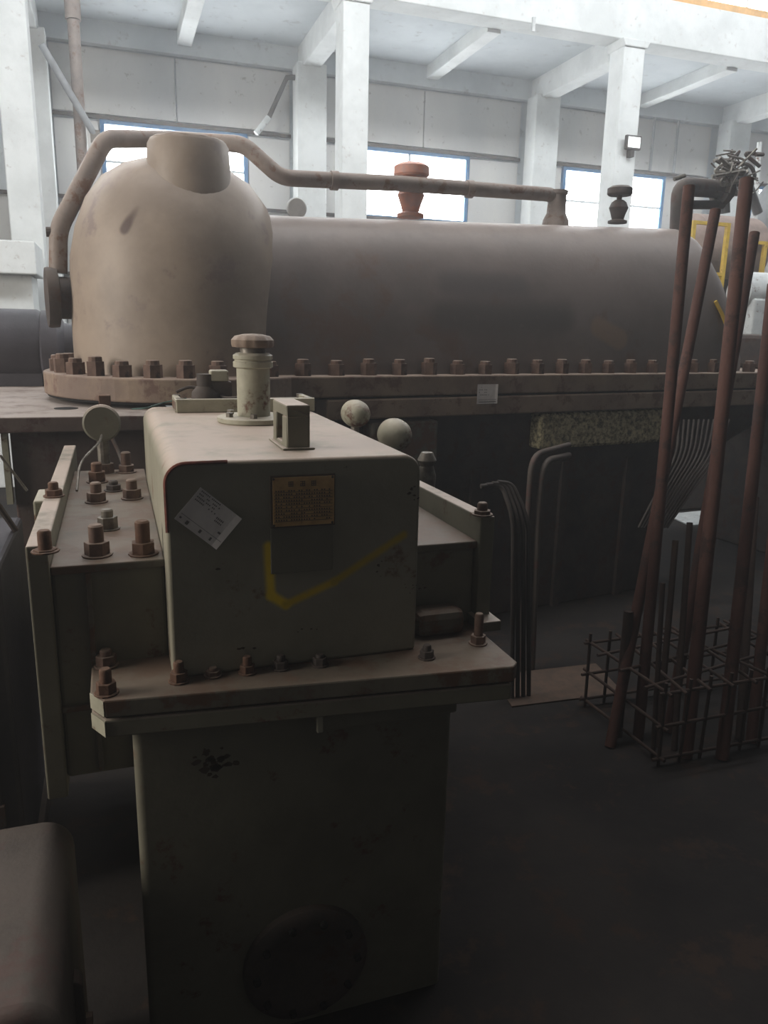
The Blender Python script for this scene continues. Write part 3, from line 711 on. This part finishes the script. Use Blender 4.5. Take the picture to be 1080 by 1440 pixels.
# ================================================================== RUSTY PIPES STANDING IN A REBAR CRATE
def onfloor(px, py): return atZ(px, py, FLOOR)
rods = [  # (px,py,Y) top ; (px,py,Y) foot ; radius ; label
    ((969, 262, 4.2), (897, 1040), .036, 'leftmost tall rusty pipe, its top level with the turbine top', m_rod),
    ((1006, 296, 4.5), (858, 1050), .036, 'rusty pipe leaning most to the right, crossing the leftmost tall one', m_rod),
    ((1050, 252, 4.1), (964, 1065), .042, 'thickest and tallest rusty pipe of the standing bundle', m_rod),
    ((1061, 328, 4.6), (940, 1030), .036, 'rusty pipe crossing behind the thickest one, slightly shorter', m_rod),
    ((1088, 400, 4.2), (1015, 1068), .040, 'rusty pipe entering at the right edge below the white pump', m_rod),
    ((1112, 520, 4.3), (1056, 1045), .036, 'rearmost rusty pipe low at the right edge', m_rod),
    ((950, 760, 3.9), (925, 1050), .020, 'short thin dark bar left of the thickest pipe', m_rod2),
    ((970, 735, 3.95), (948, 1055), .020, 'short thin dark bar, the tallest of the short ones', m_rod2),
    ((884, 860, 3.9), (868, 1035), .032, 'short dark stub at the left end of the crate', m_rod2),
    ((932, 820, 3.7), (918, 1066), .016, 'thin dark bar in the middle of the crate', m_rod2),
    ((1062, 700, 4.3), (1040, 1040), .028, 'medium dark bar near the right edge', m_rod2),
]
for (t, f, r, lb, mt) in rods:
    top = atY(*t); ft = onfloor(f[0], f[1])
    # foot on the floor at the requested depth, keeping its picture column
    root = empty('steel_pipe', ft); tag(root, lb, 'pipe', 'rusty pipes standing in the crate')
    MB().tube([ft, ft.lerp(top, .5), top], r, 16, cap=False).tube([ft.lerp(top, .997), top+(top-ft).normalized()*.001], r*.82, 16).build('pipe_wall', mt, root, smooth=True)
cr = empty('rebar_crate', (3.2, 3.7, FLOOR)); tag(cr, 'low crate of tied reinforcing bars holding the standing rusty pipes', 'crate')
X0, X1, Y0, Y1 = 3.04, 4.3, 3.45, 4.25
for z in (.0, .22, .44):
    jz = FLOOR+z+.05
    for (a, b) in (((X0, Y0), (X1, Y0)), ((X1, Y0), (X1, Y1)), ((X1, Y1), (X0, Y1)), ((X0, Y1), (X0, Y0))):
        d = Vector((b[0]-a[0], b[1]-a[1], 0)).normalized()*.05
        MB().tube([Vector((a[0], a[1], jz))-d, Vector((b[0], b[1], jz+random.uniform(-.02, .02)))+d], .011, 8).build('bar', m_rod2, cr, smooth=True)
for i in range(9):
    x = X0+(X1-X0)*i/8
    MB().tube([(x, Y0, FLOOR), (x+random.uniform(-.01, .02), Y0, FLOOR+.56)], .011, 8).build('bar', m_rod2, cr, smooth=True)
    MB().tube([(x, Y1, FLOOR), (x+random.uniform(-.01, .02), Y1, FLOOR+.56)], .011, 8).build('bar', m_rod2, cr, smooth=True)
for i in range(7):
    x = X0+.1+(X1-X0-.2)*i/6
    MB().tube([(x, Y0-.06, FLOOR+.5), (x+random.uniform(-.25, .25), Y1+.06, FLOOR+.5)], .011, 8).build('bar', m_rod2, cr, smooth=True)
for i in range(3):
    MB().tube([(X0-.08, Y0+.1+.25*i, FLOOR+.49), (X1, Y0+.3+.2*i, FLOOR+.52)], .011, 8).build('bar', m_rod2, cr, smooth=True)

# ================================================================== FLOOR CLUTTER
tp_ = empty('tarpaulin', atZ(1060, 740, FLOOR)); tag(tp_, 'crumpled dark blue sheet on the floor behind the standing pipes', 'tarpaulin')
c0 = atZ(1078, 745, FLOOR)+Vector((.45, .5, 0))
mb = MB(); vs = []; fs = []; n = 14; rr = random.Random(2)
for j in range(n+1):
    for i in range(n+1):
        u, v = i/n*2-1, j/n*2-1; d = max(0, 1-(u*u+v*v)*.6)
        vs.append((c0.x+u*.75, c0.y+v*.5, FLOOR+.01+.55*d*(.7+.3*rr.random())*(1 if max(abs(u), abs(v)) < .98 else 0)))
for j in range(n):
    for i in range(n): fs.append((j*(n+1)+i, j*(n+1)+i+1, (j+1)*(n+1)+i+1, (j+1)*(n+1)+i))
mb.add(vs, fs).build('sheet', m_tarp, tp_, smooth=True)
c1 = atZ(975, 730, FLOOR)
tag(MB().prism([(c1.x-.35, c1.y-.35), (c1.x+.35, c1.y-.3), (c1.x+.45, c1.y+.35), (c1.x-.25, c1.y+.3)], 'z', FLOOR, FLOOR+.02).build('white_sheet', m_white, bevel=.003),
    'bright white flat board lying on the far floor seen between the pipes', 'board')
c1 = atZ(785, 965, FLOOR)
tag(MB().prism([(c1.x-.5, c1.y-.2), (c1.x+.4, c1.y-.25), (c1.x+.5, c1.y+.25), (c1.x-.4, c1.y+.3)], 'z', FLOOR, FLOOR+.012).build('cardboard_sheet', M('brown_cardboard', (.12, .08, .06), .9, (.08, .06, .048), 9), bevel=.002),
    'flat brown cardboard sheet on the floor right of the gearbox', 'cardboard')
# rounded machine casing at the bottom left corner
lm = empty('pump_casing', (-.5, 2.0, FLOOR)); tag(lm, 'dusty brown rounded pump casing low in the bottom left corner', 'pump')
MB().prism(rrect(-1.3, -.225, FLOOR, .62, .10, 8), 'y', 1.75, 2.6).build('body', m_soot, lm, bevel=.05, smooth=True, segs=4)
MB().box(-.62, -.43, 1.70, 1.8, .18, .32).build('slot_cover', m_hole, lm, bevel=.01)
MB().prism(rrect(-1.33, -.2, FLOOR, .33, .03, 4), 'y', 2.14, 2.2).build('joint_flange', m_soot, lm, bevel=.008)
for z in (-.15, .0, .15): MB().prism([(a_+2.17, b_+z) for a_, b_ in hexp(.022)], 'x', -.2, -.18).build('bolt', m_rust2, lm)
# clutter behind the left side plate
fr = empty('support_frame', (-.9, 3.6, FLOOR)); tag(fr, 'dark tall steel frame with cables left of the gearbox', 'frame')
MB().box(-1.5, -.5, 3.4, 4.3, FLOOR, 1.3).build('box_frame', m_black, fr, bevel=.02)
MB().box(-1.42, -.58, 3.385, 3.4, -.1, 1.2).build('door_panel', m_black, fr, bevel=.006)
for k in range(6): MB().box(-1.2, -.8, 3.37, 3.386, .75+.06*k, .78+.06*k).build('vent_slat', m_darksteel, fr)
for z in (.1, 1.0): MB().box(-.6, -.57, 3.37, 3.4, z, z+.1).build('hinge', m_darksteel, fr)
MB().box(-1.55, -.47, 3.37, 4.33, FLOOR, FLOOR+.1).build('skid', m_darksteel, fr, bevel=.01)
MB().tube([atY(0, 640, 3.6), atY(38, 690, 3.6)], .006, 6).build('cable', m_galv, fr)
MB().box(-.72, -.6, 3.6, 3.75, 1.3, 1.42).build('junction_box', m_darksteel, fr, bevel=.01)
MB().tube(bend([(-.68, 3.7, 1.42), (-.7, 3.75, 1.6), (-.6, 3.9, 1.55), (-.5, 4.0, 1.3)], .06), .015, 8).build('cable', m_darksteel, fr, smooth=True)

# ================================================================== RIGHT BACKGROUND
pf = tag(MB().box(7.4, 17.5, 9.2, 13.2, FLOOR, 2.05).build('machine_plinth', m_darksteel, bevel=.03), 'dark machine plinth behind the right end of the turbine', 'plinth')
def rail(px0, py0, px1, py1, Y, label):
    a = atY(px0, py0, Y); b = atY(px1, py0+ (px1-px0)*.1, Y); zb = 2.05
    r = empty('guard_rail', (a.x, Y, zb)); tag(r, label, 'railing')
    n = 2
    for k in range(n+1):
        x = a.x+(b.x-a.x)*k/n
        MB().box(x-.03, x+.03, Y-.03, Y+.03, zb, a.z).build('post', m_yellow, r)
    h = a.z-zb
    for q in (1, .62, .34):
        MB().box(a.x-.02, b.x+.02, Y-.025, Y+.025, zb+h*q-.05, zb+h*q).build('rail', m_yellow, r)
rail(976, 310, 1024, 392, 10.2, 'yellow guard rail between the leaning pipes at right')
rail(1052, 338, 1100, 400, 10.4, 'yellow guard rail at the right picture edge above the white pump')
tk = empty('storage_tank', (15.0, 12.5, 2.05)); tag(tk, 'large grey horizontal tank at the far right edge', 'tank')
c = atY(1106, 300, 12.4)
MB().lathe([(.2, -1.4), (.6, -1.25), (.72, -1.05), (.72, 3)], (c.x+.95, c.y, c.z), 32, axis='x').build('shell', m_tank, tk, smooth=True)
MB().box(c.x+.4, c.x+.7, 12.0, 12.8, 2.05, c.z-.5).build('saddle', m_darksteel, tk)
MB().cyl(atY(1055, 420, 11.0), atY(1068, 200, 11.0), .04, 10).build('upright', m_white, tk)
wp = empty('white_pump', atY(1068, 450, 9.6)); tag(wp, 'white painted pump body at the right edge above the dark plinth', 'pump')
c = atY(1068, 412, 9.7)
MB().lathe([(.12, -.5), (.26, -.4), (.3, -.15), (.3, .5), (.2, .6)], (c.x, c.y, c.z), 28, axis='x').build('body', m_white, wp, smooth=True)
MB().box(c.x-.35, c.x+.5, c.y-.3, c.y+.3, 2.05, c.z-.1).build('base', m_white, wp, bevel=.03)
MB().lathe([(.1, 0), (.14, -.03), (.14, -.1), (.08, -.12)][::-1], (c.x+.1, c.y-.26, c.z), 20, axis='y').build('port', m_darksteel, wp, smooth=True)
dk = empty('duct_elbow', (11.0, 11.6, 2.05)); tag(dk, 'brown clad duct drum behind the yellow guard rail', 'duct')
c = atY(1015, 345, 11.0)
MB().lathe([(.4, -.9), (.56, -.7), (.56, .5), (.45, .6)], (c.x, 11.0, c.z-.1), 28, axis='x').build('drum', m_bark, dk, smooth=True)
MB().box(c.x-.5, c.x+.6, 10.7, 11.3, 2.05, c.z-.5).build('support', m_darksteel, dk)
